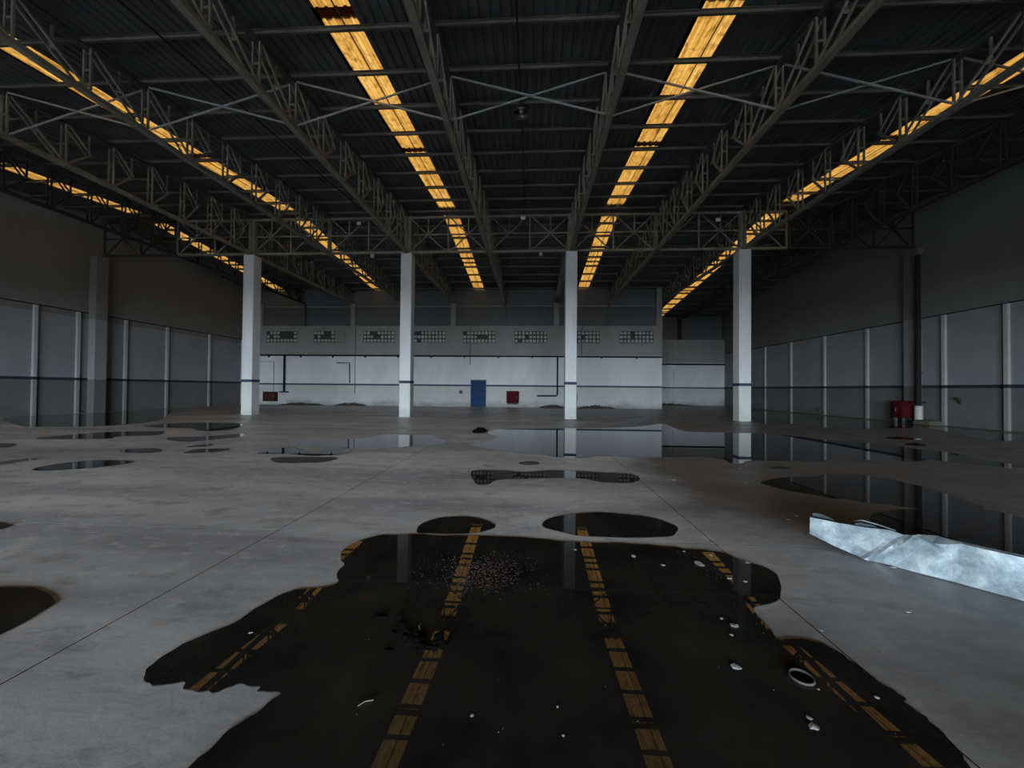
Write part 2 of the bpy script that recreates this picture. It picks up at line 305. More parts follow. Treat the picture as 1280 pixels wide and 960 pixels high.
FLAKES = [(1.447,3.296,0.083), (1.298,2.456,0.056), (1.114,2.091,0.056), (1.264,1.745,0.046), (1.280,1.790,0.026), (1.697,1.931,0.023), (3.178,4.646,0.048), (2.565,2.687,0.033), (1.821,2.445,0.020), (3.084,3.357,0.055), (1.581,3.063,0.045), (1.681,3.022,0.031), (1.254,2.527,0.026), (-0.262,1.704,0.018), (0.132,1.776,0.015), (0.146,1.632,0.014), (0.413,3.504,0.030), (1.131,3.258,0.041), (0.923,3.410,0.050), (4.002,7.382,0.061), (3.498,6.277,0.065), (2.378,6.357,0.093), (5.573,14.476,0.122), (-1.695,2.184,0.029), (1.633,3.478,0.036), (1.419,3.545,0.030), (1.233,2.360,0.024), (1.447,1.963,0.016), (1.881,3.357,0.035), (2.988,4.511,0.047)]
# ------------------------------------------------------------------ dimensions (metres; x right, y into the hall)
XL, XR = -24.0, 18.85                 # inner faces of the side walls
YB, YD = 30.0, 37.5                   # back wall of the main hall, deeper wall of the right bay
XB = 10.27                            # corner where the hall steps back
YC, CS, CX0 = 19.07, 8.49, -15.04     # column row
COLX = [CX0+CS*i for i in range(4)]
TR = CS/2                             # truss spacing
TRX = [CX0+TR*j for j in range(-1, 8)]            # nine roof trusses
PAN = 1.345                           # truss panel = purlin spacing
CHB, CHT = 8.51, 8.62                 # bottom chord
YR, ZR = 19.42, 10.70                 # ridge (underside of purlins)
YV = 3.6; YR2 = 2*YV-YR                # valley and second ridge, both behind the picture
def zp(y):                             # underside of purlins
    if y > YR: return ZR-0.105*(y-YR)
    if y < YV: y = 2*YV-y
    return ZR-0.088*abs(YR-y)
def zs(y): return zp(y)+0.14                                           # roof sheet
SKX = [CX0+TR/2+CS*i for i in range(-1, 4)]       # five skylight strips
SKW = 0.41

# ------------------------------------------------------------------ floor
fl = structure('floor', box(XL-0.3, XR+0.3, FRONT_Y-0.3, YD+0.4, -0.3, -0.0006), 'dark_joint', 'wet grey concrete warehouse floor')
JX, JY, JP, GAP = -2.64, 3.75, 4.44, 0.010
xs = [XL-0.2]+[JX+JP*i for i in range(-4, 5) if XL < JX+JP*i < XR]+[XR+0.2]
ys = [FRONT_Y-0.2]+[JY+JP*i for i in range(-6, 8) if FRONT_Y < JY+JP*i < YD]+[YD+0.3]
for i in range(len(xs)-1):
    for j in range(len(ys)-1):
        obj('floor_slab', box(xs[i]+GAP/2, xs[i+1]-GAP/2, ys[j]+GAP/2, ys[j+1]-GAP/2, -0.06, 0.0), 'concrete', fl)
structure('ground_outside', box(-80, 80, FRONT_Y-70, FRONT_Y-0.3, -0.35, -0.06), 'ground_out')

# ------------------------------------------------------------------ walls
def side_wall(name, x0, x1, yend):
    poly = [(FRONT_Y-0.3, -0.3), (yend, -0.3), (yend, zs(yend)+0.3), (YR, zs(YR)+0.3), (YV, zs(YV)+0.3), (YR2, zs(YR2)+0.3), (FRONT_Y-0.3, zs(FRONT_Y)+0.3)]
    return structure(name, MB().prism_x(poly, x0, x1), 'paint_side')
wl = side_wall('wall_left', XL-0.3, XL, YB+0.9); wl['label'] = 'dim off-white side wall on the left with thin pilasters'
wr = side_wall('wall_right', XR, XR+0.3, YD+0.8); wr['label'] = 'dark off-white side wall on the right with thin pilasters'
for y in (2.5, 5.5, 8.5, 11.5, 14.2, 16.6, 18.3, 20.6, 23.1, 26.3, 29.4):
    o = obj('pilaster', box(XL-0.02, XL+0.11, y-0.07, y+0.07, 0, 5.35), 'paint_pilaster', wl)
    obj('painted_band', box(XL-0.01, XL+0.116, y-0.076, y+0.076, 1.74, 1.88), 'stripe_dark', o)
for y in (2.6, 5.9, 9.2, 12.5, 15.75, 18.0, 21.9, 24.95, 28.05, 31.05, 34.2):
    o = obj('pilaster', box(XR-0.11, XR+0.02, y-0.07, y+0.07, 0, 5.05), 'paint_pilaster', wr)
    obj('painted_band', box(XR-0.116, XR+0.01, y-0.076, y+0.076, 1.70, 1.84), 'stripe_dark', o)
obj('wall_column', box(XL-0.02, -23.6, YC-0.28, YC+0.28, 0, 8.5), 'paint_side', wl)
obj('wall_column', box(18.58, XR+0.02, YC-0.05, YC+0.55, 0, 8.3), 'paint_side', wr)
def strip_yz(parent, xa, xb, y0, y1, z0, z1, mt, nm): return obj(nm, box(xa, xb, y0, y1, z0, z1), mt, parent)
strip_yz(wl, XL-0.01, XL+0.012, FRONT_Y, YB, 1.74, 1.88, 'stripe_dark', 'painted_stripe')
strip_yz(wr, XR-0.012, XR+0.01, FRONT_Y, YD, 1.70, 1.84, 'stripe_dark', 'painted_stripe')
strip_yz(wl, XL-0.01, XL+0.03, FRONT_Y, YB, 5.36, 5.41, 'dark_joint', 'panel_joint')
strip_yz(wr, XR-0.03, XR+0.01, FRONT_Y, YD, 5.06, 5.11, 'dark_joint', 'panel_joint')

wb = structure('wall_back', box(XL-0.3, XB, YB, YB+0.9, -0.3, 6.55), 'paint_back', 'stained white back wall with grey upper band and vents')
obj('painted_stripe', box(XL, XB, YB-0.012, YB+0.01, 1.67, 1.80), 'stripe_blue', wb)
obj('ledge', box(XL, XB+0.03, YB-0.05, YB+0.5, 6.50, 6.58), 'paint_pier', wb)
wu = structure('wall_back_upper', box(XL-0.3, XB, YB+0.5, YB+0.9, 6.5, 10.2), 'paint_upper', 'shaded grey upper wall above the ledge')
for i, x in enumerate(TRX[:-1]+[XL+0.9]):
    if x > XB: continue
    wide = i % 2 == 1 or x < -20
    hw = 0.20 if wide else 0.09
    obj('pier', box(x-hw, x+hw, YB+0.28, YB+0.52, 6.57, 8.5), 'paint_pier' if wide else 'paint_upper', wu)
obj('pier', box(XB-0.42, XB+0.01, YB+0.05, YB+0.9, 6.57, 9.9), 'paint_pier', wu)
obj('tie_beam', box(XL, XB-0.3, YB+0.40, YB+0.52, 8.25, 8.33), 'paint_pier', wu)
ws = structure('wall_return', box(XB-0.3, XB, YB+0.9, YD+0.5, -0.3, 10.2), 'paint_side', 'return wall where the hall steps back')
wd = structure('wall_back_recess', box(XB-0.3, XR+0.3, YD, YD+0.8, -0.3, 6.45), 'paint_back', 'dim recessed back wall at right')
obj('painted_stripe', box(XB, XR, YD-0.012, YD+0.01, 1.67, 1.80), 'stripe_blue', wd)
obj('ledge', box(XB, XR, YD-0.05, YD+0.5, 6.40, 6.48), 'paint_pier', wd)
o = obj('pier', box(13.9, 14.15, YD-0.10, YD+0.1, 0, 6.4), 'paint_back', wd)
obj('painted_band', box(13.894, 14.156, YD-0.106, YD+0.1, 1.67, 1.80), 'stripe_blue', o)
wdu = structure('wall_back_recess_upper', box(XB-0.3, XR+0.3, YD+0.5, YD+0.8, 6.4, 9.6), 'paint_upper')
obj('pier', box(14.5, 14.86, YD+0.3, YD+0.52, 6.47, 8.6), 'truss_dark', wdu)
# vertical shrinkage joints and a conduit run on the back wall
for x, z0, z1 in ((-14.66, 0.95, 6.5), (-5.05, 3.4, 6.5), (3.95, 4.2, 6.5)):
    obj('wall_joint', box(x-0.025, x+0.025, YB-0.006, YB+0.01, z0, z1), 'stripe_dark', wb)
# front wall behind the camera with its three open loading doors
fw = MB(); xa = XL-0.3
for a, b in DOORS:
    fw.box(xa, a, FRONT_Y-0.3, FRONT_Y, -0.3, DOOR_H); xa = b
fw.box(xa, XR+0.3, FRONT_Y-0.3, FRONT_Y, -0.3, DOOR_H); fw.box(XL-0.3, XR+0.3, FRONT_Y-0.3, FRONT_Y, DOOR_H, zs(FRONT_Y)+0.4)
structure('wall_front', fw, 'paint_side', 'front wall with open loading doors')

# ------------------------------------------------------------------ roof
def corrugated(x0, x1, ya, yb, thick=0.0, pitch=0.24, h=0.035, lift=0.0):
    b = MB(); pr = []
    n = max(1, round((x1-x0)/pitch)); pt = (x1-x0)/n
    for i in range(n):
        xx = x0+i*pt; pr += [(xx, 0), (xx+pt*0.55, 0), (xx+pt*0.65, h), (xx+pt*0.90, h)]
    pr.append((x1, 0))
    for y in (ya, yb):
        b.v += [(x, y, zs(y)+z+lift) for x, z in pr]
    m_ = len(pr); b.f += [(i, i+1, m_+i+1, m_+i) for i in range(m_-1)]
    return b
RIDGE_GAP = (19.02, 19.86)
ceil = structure('ceiling', MB().prism_x([(RIDGE_GAP[0]-0.25, zs(RIDGE_GAP[0])+0.09), (YR, zs(YR)+0.07), (RIDGE_GAP[1]+0.25, zs(RIDGE_GAP[1])+0.09), (YR, zs(YR)+0.13)], XL-0.3, XR+0.3), 'roof_metal', 'dark corrugated metal gable roof')
edges = [XL-0.3]
for x in SKX: edges += [x-SKW, x+SKW]
edges.append(XR+0.3)
for i in range(0, len(edges), 2):
    a, b = edges[i], edges[i+1]
    for u, v in ((FRONT_Y-0.3, YR2), (YR2, YV), (YV, YR)): obj('roof_sheet', corrugated(a, b, u, v), 'roof_metal', ceil)
    if b < XB: obj('roof_sheet', corrugated(a, b, YR, YB+0.9), 'roof_metal', ceil)
    elif a > XB: obj('roof_sheet', corrugated(a, b, YR, YD+0.8), 'roof_metal', ceil)
    else:
        obj('roof_sheet', corrugated(a, XB, YR, YB+0.9), 'roof_metal', ceil); obj('roof_sheet', corrugated(XB, b, YR, YD+0.8), 'roof_metal', ceil)
for x in SKX:
    obj('ridge_sheet', corrugated(x-SKW-0.1, x+SKW+0.1, RIDGE_GAP[0], YR, lift=0.02), 'roof_metal', ceil)
    obj('ridge_sheet', corrugated(x-SKW-0.1, x+SKW+0.1, YR, RIDGE_GAP[1], lift=0.02), 'roof_metal', ceil)

SKN = ['far left amber fibreglass skylight strip above the left wall', 'left amber fibreglass skylight strip, second from the left', 'amber fibreglass skylight strip left of the centre lamp',
       'amber fibreglass skylight strip right of the centre lamp', 'amber fibreglass skylight strip farthest to the right']
for i, x in enumerate(SKX):
    t = thing('skylight_strip', SKN[i], 'skylight', (x, YR, zs(YR)), 'amber skylight strips in the roof')
    yend = YD+0.7 if x > XB else YB+0.75
    ya = [RIDGE_GAP[0], YC-PAN*4.05, YC-PAN*8.15, YV, YR2, FRONT_Y]
    for k in range(len(ya)-1):
        o = obj('fibreglass_panel', corrugated(x-SKW-0.12, x+SKW+0.12, ya[k+1]-(0.30 if k < 2 else 0), ya[k], pitch=0.21, h=0.03, lift=0.018 if k % 2 else 0.036), 'fibreglass', t)
        o.matrix_parent_inverse = Matrix.Translation((-x, -YR, -zs(YR)))
    yb = [RIDGE_GAP[1]]
    while yb[-1] < yend-0.1: yb.append(min(yend, yb[-1]+PAN*4.1))
    for k in range(len(yb)-1):
        o = obj('fibreglass_panel', corrugated(x-SKW-0.12, x+SKW+0.12, yb[k], yb[k+1]+(0.25 if yb[k+1] < yend else 0), pitch=0.21, h=0.03, lift=0.018 if k % 2 else 0.036), 'fibreglass', t)
        o.matrix_parent_inverse = Matrix.Translation((-x, -YR, -zs(YR)))
    off = 0.06 if i != 3 else 0.14
    for y0, y1 in ((YV, RIDGE_GAP[0]), (RIDGE_GAP[1], yend-0.4)):
        o = obj('seam_batten', MB().bar((x+off, y0, zs(y0)-0.004), (x+off, y1, zs(y1)-0.004), 0.028, 0.012), 'purlin_steel', t)
        o.matrix_parent_inverse = Matrix.Translation((-x, -YR, -zs(YR)))

# purlins: light lipped channels, one thing each
def purlin(y, x0, x1, label, group):
    z = zp(y); b = MB(); b.box(x0, x1, y-0.03, y+0.02, z, z+0.010); b.box(x0, x1, y+0.012, y+0.02, z, z+0.125); b.box(x0, x1, y-0.035, y+0.02, z+0.115, z+0.125); b.box(x0, x1, y-0.03, y-0.023, z, z+0.022)
    tag(obj('roof_purlin', b, 'purlin_steel'), label, 'purlin', group)
for k in range(0, 12):
    purlin(YC-PAN*k-0.06, XL, XR, 'grey steel purlin across the front roof slope, %s from the ridge' % ORD[k], 'purlins of the front roof slope')
for k in range(1, 9):
    purlin(YC+PAN*k+0.15, XL, XR if k < 8 else XR, 'grey steel purlin across the back roof slope, %s from the ridge' % ORD[k-1], 'purlins of the back roof slope')
for k in range(9, 14):
    purlin(YC+PAN*k+0.15, XB, XR, 'short purlin over the recessed right bay, %s from the hall' % ORD[k-9], 'purlins of the recessed right bay')

# ------------------------------------------------------------------ roof trusses
WEB = {}
def pair(p, q, wdt=0.045, gap=0.17, batten=True):
    """two parallel angles with a batten plate between them"""
    b = MB(); p, q = Vector(p), Vector(q)
    for s in (-1, 1):
        o = Vector((s*gap/2, 0, 0)); b.bar(p+o, q+o, wdt, wdt, up=(1, 0, 0))
    if batten:
        mid = (p+q)/2; d = (q-p).normalized()*0.03; b.bar(mid-d, mid+d, gap+0.05, 0.012, up=d.cross(Vector((1, 0, 0))))
    return b
def truss_meshes():
    ks = list(range(-13, 12))
    for k in ks:
        y = YC-PAN*k; zt = zp(y)-0.10
        if zt-CHT > 0.15:
            WEB['v', k] = pair((0, y, CHT-0.02), (0, y, zt)).mesh('vertical', 'truss_paint')
        # diagonals fall towards the ridge; on the ridge side of the braced frame they stop at mid panel and a strut returns to the chord
        if k == 0 or zt-CHT < 0.15: continue
        y2 = YC-PAN*(k-1) if k > 0 else YC-PAN*(k+1)
        s_ = 0.07 if y2 > y else -0.07
        p_, q_ = Vector((0, y+s_, zt)), Vector((0, y2-s_, CHT)); m_ = (p_+q_)/2
        if k >= 7:
            WEB['d', k] = pair(p_, q_).mesh('diagonal', 'truss_paint')
        else:
            WEB['d', k] = pair(p_, m_, batten=False).mesh('diagonal', 'truss_paint')
            WEB['r', k] = MB().bar((0, y+s_, CHT), m_, 0.06, 0.06, up=(1, 0, 0)).mesh('return_strut', 'truss_paint')
        WEB['s', k] = MB().bar(m_, (0.0, m_.y, zp(m_.y)-0.08), 0.045, 0.045).mesh('sub_strut', 'truss_paint')
    for key in list(WEB):
        me = WEB[key].copy(); me.materials[0] = MATS['truss_dark']; WEB[key+('dark',)] = me
truss_meshes()
TNAME = ['dark steel roof truss nearest the left wall, crossing the far left skylight', 'steel roof truss carried by the leftmost column', 'steel roof truss between the leftmost and second columns',
         'steel roof truss carried by the second column from the left', 'steel roof truss just left of the centre lamp, between the middle columns', 'steel roof truss carried by the third column from the left',
         'steel roof truss between the third and rightmost columns', 'steel roof truss carried by the rightmost column', 'dark steel roof truss nearest the right wall']
for j, x in enumerate(TRX):
    yend = YD if x > XB+0.5 else YB+0.3
    t = thing('roof_truss', TNAME[j], 'truss', (x, YC, CHB), 'roof trusses running into the hall'); inv = Matrix.Translation((0, -YC, -CHB))
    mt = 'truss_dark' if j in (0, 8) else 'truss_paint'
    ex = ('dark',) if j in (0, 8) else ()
    def part(nm, geo, mm=None):
        o = obj(nm, geo, (mm or mt) if isinstance(geo, MB) else None, t); o.matrix_parent_inverse = inv; return o
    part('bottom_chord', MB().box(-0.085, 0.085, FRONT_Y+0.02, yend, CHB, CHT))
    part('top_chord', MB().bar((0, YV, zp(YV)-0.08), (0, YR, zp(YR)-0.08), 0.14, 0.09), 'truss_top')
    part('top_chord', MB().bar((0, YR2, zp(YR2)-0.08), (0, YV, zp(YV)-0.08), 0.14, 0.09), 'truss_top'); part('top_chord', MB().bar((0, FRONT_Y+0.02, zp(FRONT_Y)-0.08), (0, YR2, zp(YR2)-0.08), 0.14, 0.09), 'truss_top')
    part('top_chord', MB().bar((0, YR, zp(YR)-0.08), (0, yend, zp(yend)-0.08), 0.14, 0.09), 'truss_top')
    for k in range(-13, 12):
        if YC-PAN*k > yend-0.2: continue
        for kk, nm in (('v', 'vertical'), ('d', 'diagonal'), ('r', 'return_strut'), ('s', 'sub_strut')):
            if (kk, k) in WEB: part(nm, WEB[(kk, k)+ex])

# cross bracing between neighbouring trusses (vertical plane, seventh panel point)
YX = YC-PAN*7
BN = ['crossed brace rods between the trusses nearest the left wall', 'crossed brace rods behind the left skylight, second bay from the left', 'crossed brace rods in the third bay from the left',
      'crossed brace rods under the left centre skylight', 'crossed brace rods beside the centre lamp', 'crossed brace rods under the right centre skylight', 'crossed brace rods right of the right centre skylight', 'crossed brace rods in front of the farthest right skylight']
for j in range(len(TRX)-1):
    a, b = TRX[j]+0.1, TRX[j+1]-0.1; zt, zb = zp(YX)-0.06, CHT+0.02
    t = thing('cross_brace', BN[j], 'brace', ((a+b)/2, YX, zb), 'cross braces between the roof trusses'); inv = Matrix.Translation((-(a+b)/2, -YX, -zb))
    o = obj('brace_rod', MB().bar((a, YX, zt), (b, YX, zb), 0.04, 0.04), 'brace_galv', t); o.matrix_parent_inverse = inv
    o = obj('brace_rod', MB().bar((a, YX+0.06, zb), (b, YX+0.06, zt), 0.036, 0.036), 'brace_galv', t); o.matrix_parent_inverse = inv

# transverse truss over the columns
def cross_truss(nm, label, x0, x1, material, panels):
    t = thing(nm, label, 'truss', ((x0+x1)/2, YC, CHB)); inv = Matrix.Translation((-(x0+x1)/2, -YC, -CHB))
    zb, zm, zt = 8.60, 9.52, 10.42
    def part(n_, g):
        o = obj(n_, g, material, t); o.matrix_parent_inverse = inv
    part('bottom_chord', MB().box(x0, x1, YC-0.07, YC+0.07, zb-0.06, zb+0.05)); part('top_chord', MB().box(x0, x1, YC-0.06, YC+0.06, zt-0.05, zt+0.05)); part('middle_chord', MB().box(x0, x1, YC-0.03, YC+0.03, zm-0.03, zm+0.03))
    for i, (a, b, mode) in enumerate(panels):
        m_ = (a+b)/2; e = 0.09
        part('post', MB().bar((a, YC, zb), (a, YC, zt), 0.07, 0.07))
        part('short_post', MB().bar((m_, YC, zm), (m_, YC, zt), 0.055, 0.055))
        part('diagonal', MB().bar((a+e, YC-0.03, zb), (b-e, YC-0.03, zt), 0.06, 0.05))
        if mode == 'full': part('diagonal', MB().bar((a+e, YC+0.03, zt), (b-e, YC+0.03, zb), 0.06, 0.05))
        else: part('diagonal', MB().bar((a+e, YC+0.03, zt), (m_, YC+0.03, zm), 0.06, 0.05))
    part('post', MB().bar((panels[-1][1], YC, zb), (panels[-1][1], YC, zt), 0.08, 0.08))
    return t, part
hp = TR/2
pans = []
x = CX0-TR
while x < 12.5-0.1:
    j = round((x-(CX0-TR))/hp); pans.append((x, x+hp, 'half' if j % 4 == 0 else 'full')); x += hp
ct, cpart = cross_truss('transverse_truss', 'grey steel transverse truss spanning the tops of the four columns', CX0-TR, CX0+3*CS+hp, 'truss_paint', pans)
for x in COLX:
    cpart('column_post', MB().box(x-0.17, x-0.03, YC-0.10, YC+0.10, 8.56, 10.45)); cpart('column_post', MB().box(x+0.05, x+0.17, YC-0.10, YC+0.10, 8.56, 10.45))
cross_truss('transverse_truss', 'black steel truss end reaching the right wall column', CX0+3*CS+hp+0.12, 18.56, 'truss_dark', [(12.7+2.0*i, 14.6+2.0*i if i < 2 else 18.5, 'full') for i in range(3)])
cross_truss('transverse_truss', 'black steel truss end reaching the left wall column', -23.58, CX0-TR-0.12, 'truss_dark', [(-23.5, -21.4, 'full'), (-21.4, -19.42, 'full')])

# ------------------------------------------------------------------ columns
CN = ['leftmost white concrete column with a blue stripe', 'second white concrete column from the left', 'third white column from the left, near the puddle edge', 'rightmost white concrete column beside the recessed bay']
for i, x in enumerate(COLX):
    t = thing('column', CN[i], 'column', (x, YC, 0), 'row of white columns')
    o = obj('shaft', bevel(box(-0.29, 0.29, -0.29, 0.29, -0.03, 8.48).mesh('shaft', 'paint_column'), 0.025, 1), None, t)
    obj('painted_band', MB().box(-0.296, 0.296, -0.296, 0.296, 1.73, 1.87), 'stripe_blue', t)
    obj('bearing_plate', MB().box(-0.26, 0.26, -0.2, 0.2, 8.47, 8.545), 'truss_paint', t)
    if i in (2, 3):
        obj('conduit', MB().tube([(0.10 if i == 2 else -0.2, -0.305, 1.9), (0.10 if i == 2 else -0.2, -0.305, 8.45)], 0.014, 6), 'paint_column', t)

# ------------------------------------------------------------------ things on the back walls
VX = [-20.98, -16.88, -12.67, -8.42, -4.33, -0.14, 4.05, 8.25]
VL = ['concrete block vent at the far left end of the back wall, half its blocks missing', 'concrete block vent, second from the left, with a gap on its right', 'concrete block vent, third from the left, left of the second column', 'concrete block vent just right of the second column',
      'concrete block vent, fifth from the left, with dark broken blocks', 'concrete block vent, sixth from the left, centre of the wall', 'concrete block vent beside the third column', 'concrete block vent at the right end of the back wall']
for i, x in enumerate(VX):
    t = thing('wall_vent', VL[i], 'vent', (x, YB, 5.2), 'block vents along the back wall'); hw = 1.32
    obj('opening', MB().box(-hw, hw, -0.012, 0.01, 0.02, 0.96), 'vent_dark', t)  # dark panel painted as the shaded hole behind the blocks
    fr = MB(); fr.box(-hw-0.06, hw+0.06, -0.05, 0.01, -0.04, 0.02); fr.box(-hw-0.06, hw+0.06, -0.05, 0.01, 0.96, 1.0); fr.box(-hw-0.06, -hw, -0.05, 0.01, 0.02, 0.96); fr.box(hw, hw+0.06, -0.05, 0.01, 0.02, 0.96)
    obj('frame', fr, 'paint_back', t)
    lb = MB(); nc, nr = 9, 3; cw, ch = 2*hw/nc, 0.94/nr
    for c in range(nc):
        for r in range(nr):
            x0, z0 = -hw+c*cw, 0.02+r*ch
            miss = {0: c in (4, 5, 6, 7) and r > 0, 1: (c > 6) or (c in (2, 3, 4) and r == 1), 4: (c in (4, 5, 6) and r == 1), 3: c < 2 and r == 2}.get(i, False) or random.random() < 0.07
            if miss: continue
            mx, mz, ex_, ez_ = x0+cw/2, z0+ch/2, cw*0.36*random.uniform(0.85, 1.1), ch*0.34*random.uniform(0.85, 1.1)
            lb.box(mx-ex_, mx+ex_, -0.045, -0.012, mz-ez_, mz+ez_)
    o = obj('block_lattice', lb, 'vent_block', t); o['kind'] = 'stuff'
    if i == 1: obj('patch_panel', MB().box(0.55, hw, -0.05, -0.012, 0.05, 0.95), 'paint_back', t)

# pipework
t = thing('fire_main_pipe', 'long dark fire main pipe along the main back wall', 'pipe', (0, YB, 4.1))
def rel(g, nm, mt, par, origin):
    o = obj(nm, g, mt, par); o.matrix_parent_inverse = Matrix.Translation([-c for c in origin]); return o
og = (0, YB, 4.1)
rel(MB().tube([(XL+0.2, YB-0.12, 4.14), (XB-0.05, YB-0.12, 4.10)], 0.065, 8), 'main_run', 'pipe_dark', t, og)
for x in [-22.0+2.75*k for k in range(12)]:
    rel(MB().box(x-0.05, x+0.05, YB-0.2, YB-0.055, 3.96, 4.12), 'bracket', 'pipe_dark', t, og)
d = rel(MB().tube([(-20.65, YB-0.12, 4.1), (-20.65, YB-0.12, 1.1)], 0.085, 8), 'drop_pipe', 'pipe_dark', t, og)
rel(MB().box(-21.0, -20.3, YB-0.2, YB-0.055, 1.02, 1.12), 'drop_foot', 'pipe_dark', t, og)
rel(MB().tube([(2.02, YB-0.12, 4.1), (2.02, YB-0.12, 1.05), (1.95, YB-0.12, 0.96), (1.3, YB-0.12, 0.95), (0.4, YB-0.12, 0.95)], 0.06, 8), 'drop_pipe', 'pipe_dark', t, og)
tag(obj('fire_main_pipe', MB().tube([(XB+0.02, YD-0.22, 4.05), (XR-0.1, YD-0.22, 4.05)], 0.08, 8), 'pipe_dark'), 'dark pipe along the recessed back wall at right', 'pipe')
t = tag(obj('wall_conduit', MB().tube([(-23.0, YB-0.03, 3.6), (-21.62, YB-0.03, 3.6), (-21.62, YB-0.03, 1.05)], 0.022, 6), 'socket_grey'), 'thin grey conduit dropping to the maroon box', 'conduit')
t = tag(obj('wall_conduit', MB().tube([(-16.2, YB-0.03, 3.52), (-15.12, YB-0.03, 3.52), (-15.08, YB-0.03, 1.85)], 0.05, 6), 'pipe_dark'), 'short dark bent conduit under the second and third vents', 'conduit')
t = thing('electrical_box', 'dark maroon metal box low on the back wall at left', 'box', (-21.8, YB, 0.28))
o = obj('body', bevel(box(-0.56, 0.56, -0.30, -0.001, 0, 0.80).mesh('body', 'box_maroon'), 0.02, 1), None, t)
obj('door', MB().box(-0.5, 0.5, -0.33, -0.29, 0.06, 0.74), 'box_maroon', t); obj('latch', MB().box(0.36, 0.42, -0.36, -0.32, 0.34, 0.48), 'socket_grey', t)
t = tag(obj('wall_socket', bevel(box(-5.92, -5.66, YB-0.09, YB, 1.07, 1.33).mesh('wall_socket', 'socket_grey'), 0.02, 1)), 'small dark grey socket box left of the blue door', 'socket')
# blue door
d = structure('door_1', box(-5.0, -3.72, YB-0.03, YB+0.01, 0.0, 2.2), 'socket_grey', 'blue painted door in the back wall')
obj('door_leaf', MB().box(-4.94, -3.78, YB-0.06, YB-0.02, 0.02, 2.12), 'door_blue', d)
obj('door_panel', MB().box(-4.82, -3.90, YB-0.07, YB-0.05, 1.15, 1.98), 'door_blue', d); obj('door_panel', MB().box(-4.82, -3.90, YB-0.07, YB-0.05, 0.15, 1.0), 'door_blue', d)
obj('door_handle', MB().tube([(-3.9, YB-0.06, 1.05), (-3.9, YB-0.12, 1.05), (-4.05, YB-0.12, 1.05)], 0.015, 6), 'lamp_metal', d)
t = thing('hose_cabinet', 'red fire hose cabinet on the back wall right of the blue door', 'cabinet', (-1.55, YB, 0.36))
obj('body', bevel(box(-0.5, 0.5, -0.25, -0.001, 0, 0.95).mesh('body', 'red_paint'), 0.02, 1), None, t); obj('door', MB().box(-0.44, 0.44, -0.275, -0.245, 0.08, 0.88), 'red_paint', t)
obj('handle', MB().box(0.32, 0.37, -0.31, -0.27, 0.4, 0.56), 'socket_grey', t); obj('plinth', MB().box(-0.42, 0.42, -0.2, -0.001, -0.12, 0.0), 'vent_dark', t)
def extinguisher(x, y, z, label, s=1.0):
    t = thing('fire_extinguisher', label, 'extinguisher', (x, y, z))
    obj('cylinder', MB().lathe((0, 0, 0), [(0, 0), (0.095*s, 0), (0.1*s, 0.03), (0.1*s, 0.52*s), (0.08*s, 0.6*s), (0.035*s, 0.64*s), (0.03*s, 0.69*s), (0, 0.69*s)], 14), 'red_paint', t, smooth=True)
    obj('valve', MB().box(-0.03, 0.03, -0.03, 0.03, 0.68*s, 0.75*s).box(-0.02, 0.12, -0.015, 0.015, 0.74*s, 0.77*s), 'socket_grey', t)
    obj('hose', MB().tube([(0.05, 0, 0.72*s), (0.14*s, 0, 0.66*s), (0.15*s, 0, 0.4*s), (0.13*s, 0, 0.2*s)], 0.014, 6), 'cable_black', t)
    obj('bracket', MB().box(-0.06, 0.06, 0.08, 0.17, 0.3*s, 0.36*s), 'socket_grey', t)
extinguisher(3.42, YB-0.18, 0.36, 'red fire extinguisher hung on the back wall beside the third column', 1.2)

# silt and moss heaps along the foot of the back walls
def heap(x0, x1, y, h, dpt, label):
    b = MB(); nx, ny = 26, 6
    for i in range(nx+1):
        for j in range(ny+1):
            u, v = i/nx, j/ny; xx = x0+(x1-x0)*u; yy = y-dpt*(1-v)
            e = math.sin(math.pi*u)**0.6*v
            zz = max(-0.002, h*e*(0.45+0.75*random.random())*(1 if 0 < i < nx else 0)) if j > 0 else -0.002
            b.v.append((xx, yy+random.uniform(-0.04, 0.04)*(0 if j == ny else 1), zz))
    for i in range(nx):
        for j in range(ny): a = i*(ny+1)+j; b.f.append((a, a+ny+1, a+ny+2, a+1))
    tag(obj('silt_heap', b, 'soil', smooth=True), label, 'dirt', 'mossy silt heaps along the back wall')
heap(-21.0, -17.2, YB-0.06, 0.20, 0.9, 'mossy silt heap below the left drop pipe')
heap(-16.2, -13.6, YB-0.06, 0.24, 0.8, 'mossy silt heap below the dark bent conduit')
heap(0.6, 2.7, YB-0.06, 0.26, 0.8, 'mossy silt heap behind the third column')
heap(3.6, 6.6, YB-0.06, 0.24, 0.9, 'mossy silt heap right of the fire extinguisher')
heap(10.8, 15.6, YD-0.12, 0.20, 0.9, 'dark silt heap under the recessed back wall')

